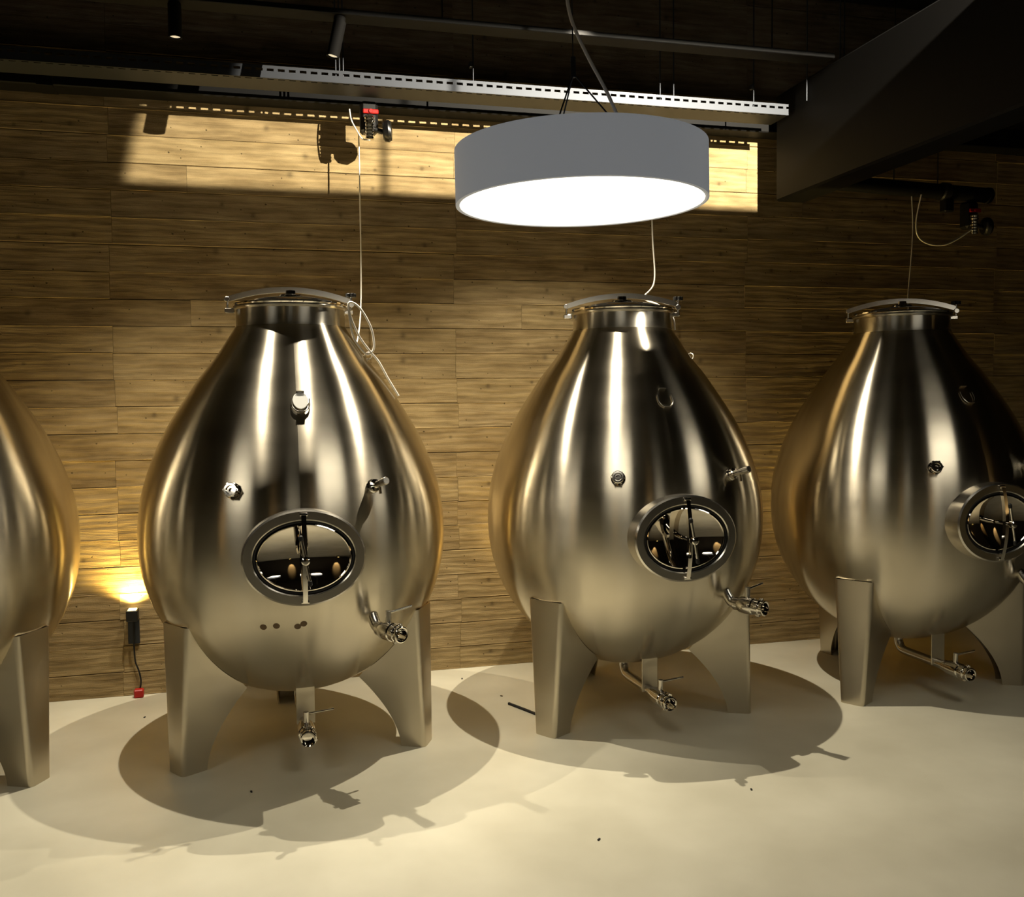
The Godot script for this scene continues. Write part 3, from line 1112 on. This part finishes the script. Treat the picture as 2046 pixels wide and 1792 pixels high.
func build_valves_and_cables() -> void:
	valve_assembly("black valve with a red handle and ribbed fitting above the tank with the tag", Vector3(0.598, 3.115, 0.255))
	valve_assembly("dark valve hanging under the capped black pipe at upper right", Vector3(4.42, 2.72, 0.32))
	var tx := TANK_X + TANK_STEP
	cable("sensor_cable", [Vector3(0.50, 3.205, 0.2), Vector3(0.508, 3.14, 0.22), Vector3(0.535, 3.075, 0.25), Vector3(0.56, 3.03, 0.27), Vector3(0.60, 3.02, 0.285)], 0.004, "thin pale cable curling from the trunking into the red-handled valve")
	cable("drop_cable", [Vector3(0.548, 3.08, 0.2), Vector3(0.547, 2.7, 0.21), Vector3(0.540, 2.2, 0.25), Vector3(0.50, 1.95, 0.45), Vector3(tx + 0.29, 1.85, 0.8)], 0.0038, "straight thin white cable hanging from the valve down to the tank with the tag")
	var c := func(px: float, py: float) -> Vector3: return Vector3(tx + px, py, TANK_Z + 0.1)
	cable("coiled_cable", [c.call(0.262, 2.05), c.call(0.268, 1.98), c.call(0.285, 1.90), c.call(0.335, 1.832), c.call(0.365, 1.836), c.call(0.378, 1.87), c.call(0.366, 1.95), c.call(0.325, 2.03), c.call(0.285, 2.068), c.call(0.262, 2.062), c.call(0.272, 2.0), c.call(0.31, 1.91), c.call(0.36, 1.84), c.call(0.40, 1.79), c.call(0.44, 1.715), c.call(0.49, 1.63)], 0.0052, "white cable looped beside the neck of the tank with the tag")
	var t2 := tx + TANK_STEP
	cable("drop_cable", [Vector3(2.235, 3.2, 0.3), Vector3(2.215, 2.6, 0.35), Vector3(2.185, 2.28, 0.45), Vector3(t2 + 0.20, 2.15, 0.72), Vector3(t2 + 0.235, 2.10, 0.83), Vector3(t2 + 0.275, 2.03, 0.92), Vector3(t2 + 0.28, 1.96, 0.94)], 0.0046, "white cable hanging down behind the round lamp to the middle tank's lid")
	cable("drop_cable", [Vector3(3.98, 2.86, 0.32), Vector3(3.93, 2.6, 0.4), Vector3(3.75, 2.2, 0.6), Vector3(3.56, 2.06, 0.86)], 0.0036, "slanting thin pale cable from the black pipe to the dim right tank")
	cable("loop_cable", [Vector3(4.02, 2.86, 0.36), Vector3(3.985, 2.70, 0.36), Vector3(4.0, 2.60, 0.36), Vector3(4.08, 2.555, 0.36), Vector3(4.2, 2.555, 0.36), Vector3(4.32, 2.61, 0.36), Vector3(4.42, 2.67, 0.35)], 0.0045, "pale cable hanging in a loop under the capped black pipe")


# ------------------------------------------------------------------ small things on the floor
func build_small_things() -> void:
	tag(part("stick", box_mesh(Vector3(0.012, 0.012, 0.26), 0.002), M.chip, null, Vector3(1.275, 0.0061, 0.865)), "thin black stick on the floor by the middle tank's left leg", "stick").rotation.y = 0.42
	tag(part("connector", lohi(Vector3(-0.025, 0, -0.02), Vector3(0.025, 0.045, 0.025), 0.006), M.red, null, Vector3(-0.69, 0, 0.04)), "small red connector on the floor under the glowing wall light", "connector")
	var chips := [[Vector3(-0.62, 0, 0.42), "between the two left tanks, nearest the wall light"], [Vector3(-0.44, 0, 0.46), "left of the front left leg of the tank with the tag"], [Vector3(1.08, 0, 0.22), "on the floor at the foot of the wall between the two middle tanks"], [Vector3(1.22, 0, 0.6), "in the shadow left of the middle tank"], [Vector3(-0.08, 0, 1.55), "in the shadow in front of the tank with the tag"], [Vector3(1.9, 0, 2.1), "on the open floor at the lower right"], [Vector3(1.15, 0, 2.35), "on the open floor at the bottom"]]
	for e in chips:
		var st := begin()
		box(st, Vector3(0.014, 0.005, 0.007), Transform3D(Basis(Vector3.UP, rng.randf() * 3.0), Vector3(0, 0.0025, 0)), 0.001)
		tag(part("debris_chip", done(st), M.chip, null, e[0]), "dark chip " + e[1], "debris", "dark chips on the floor")
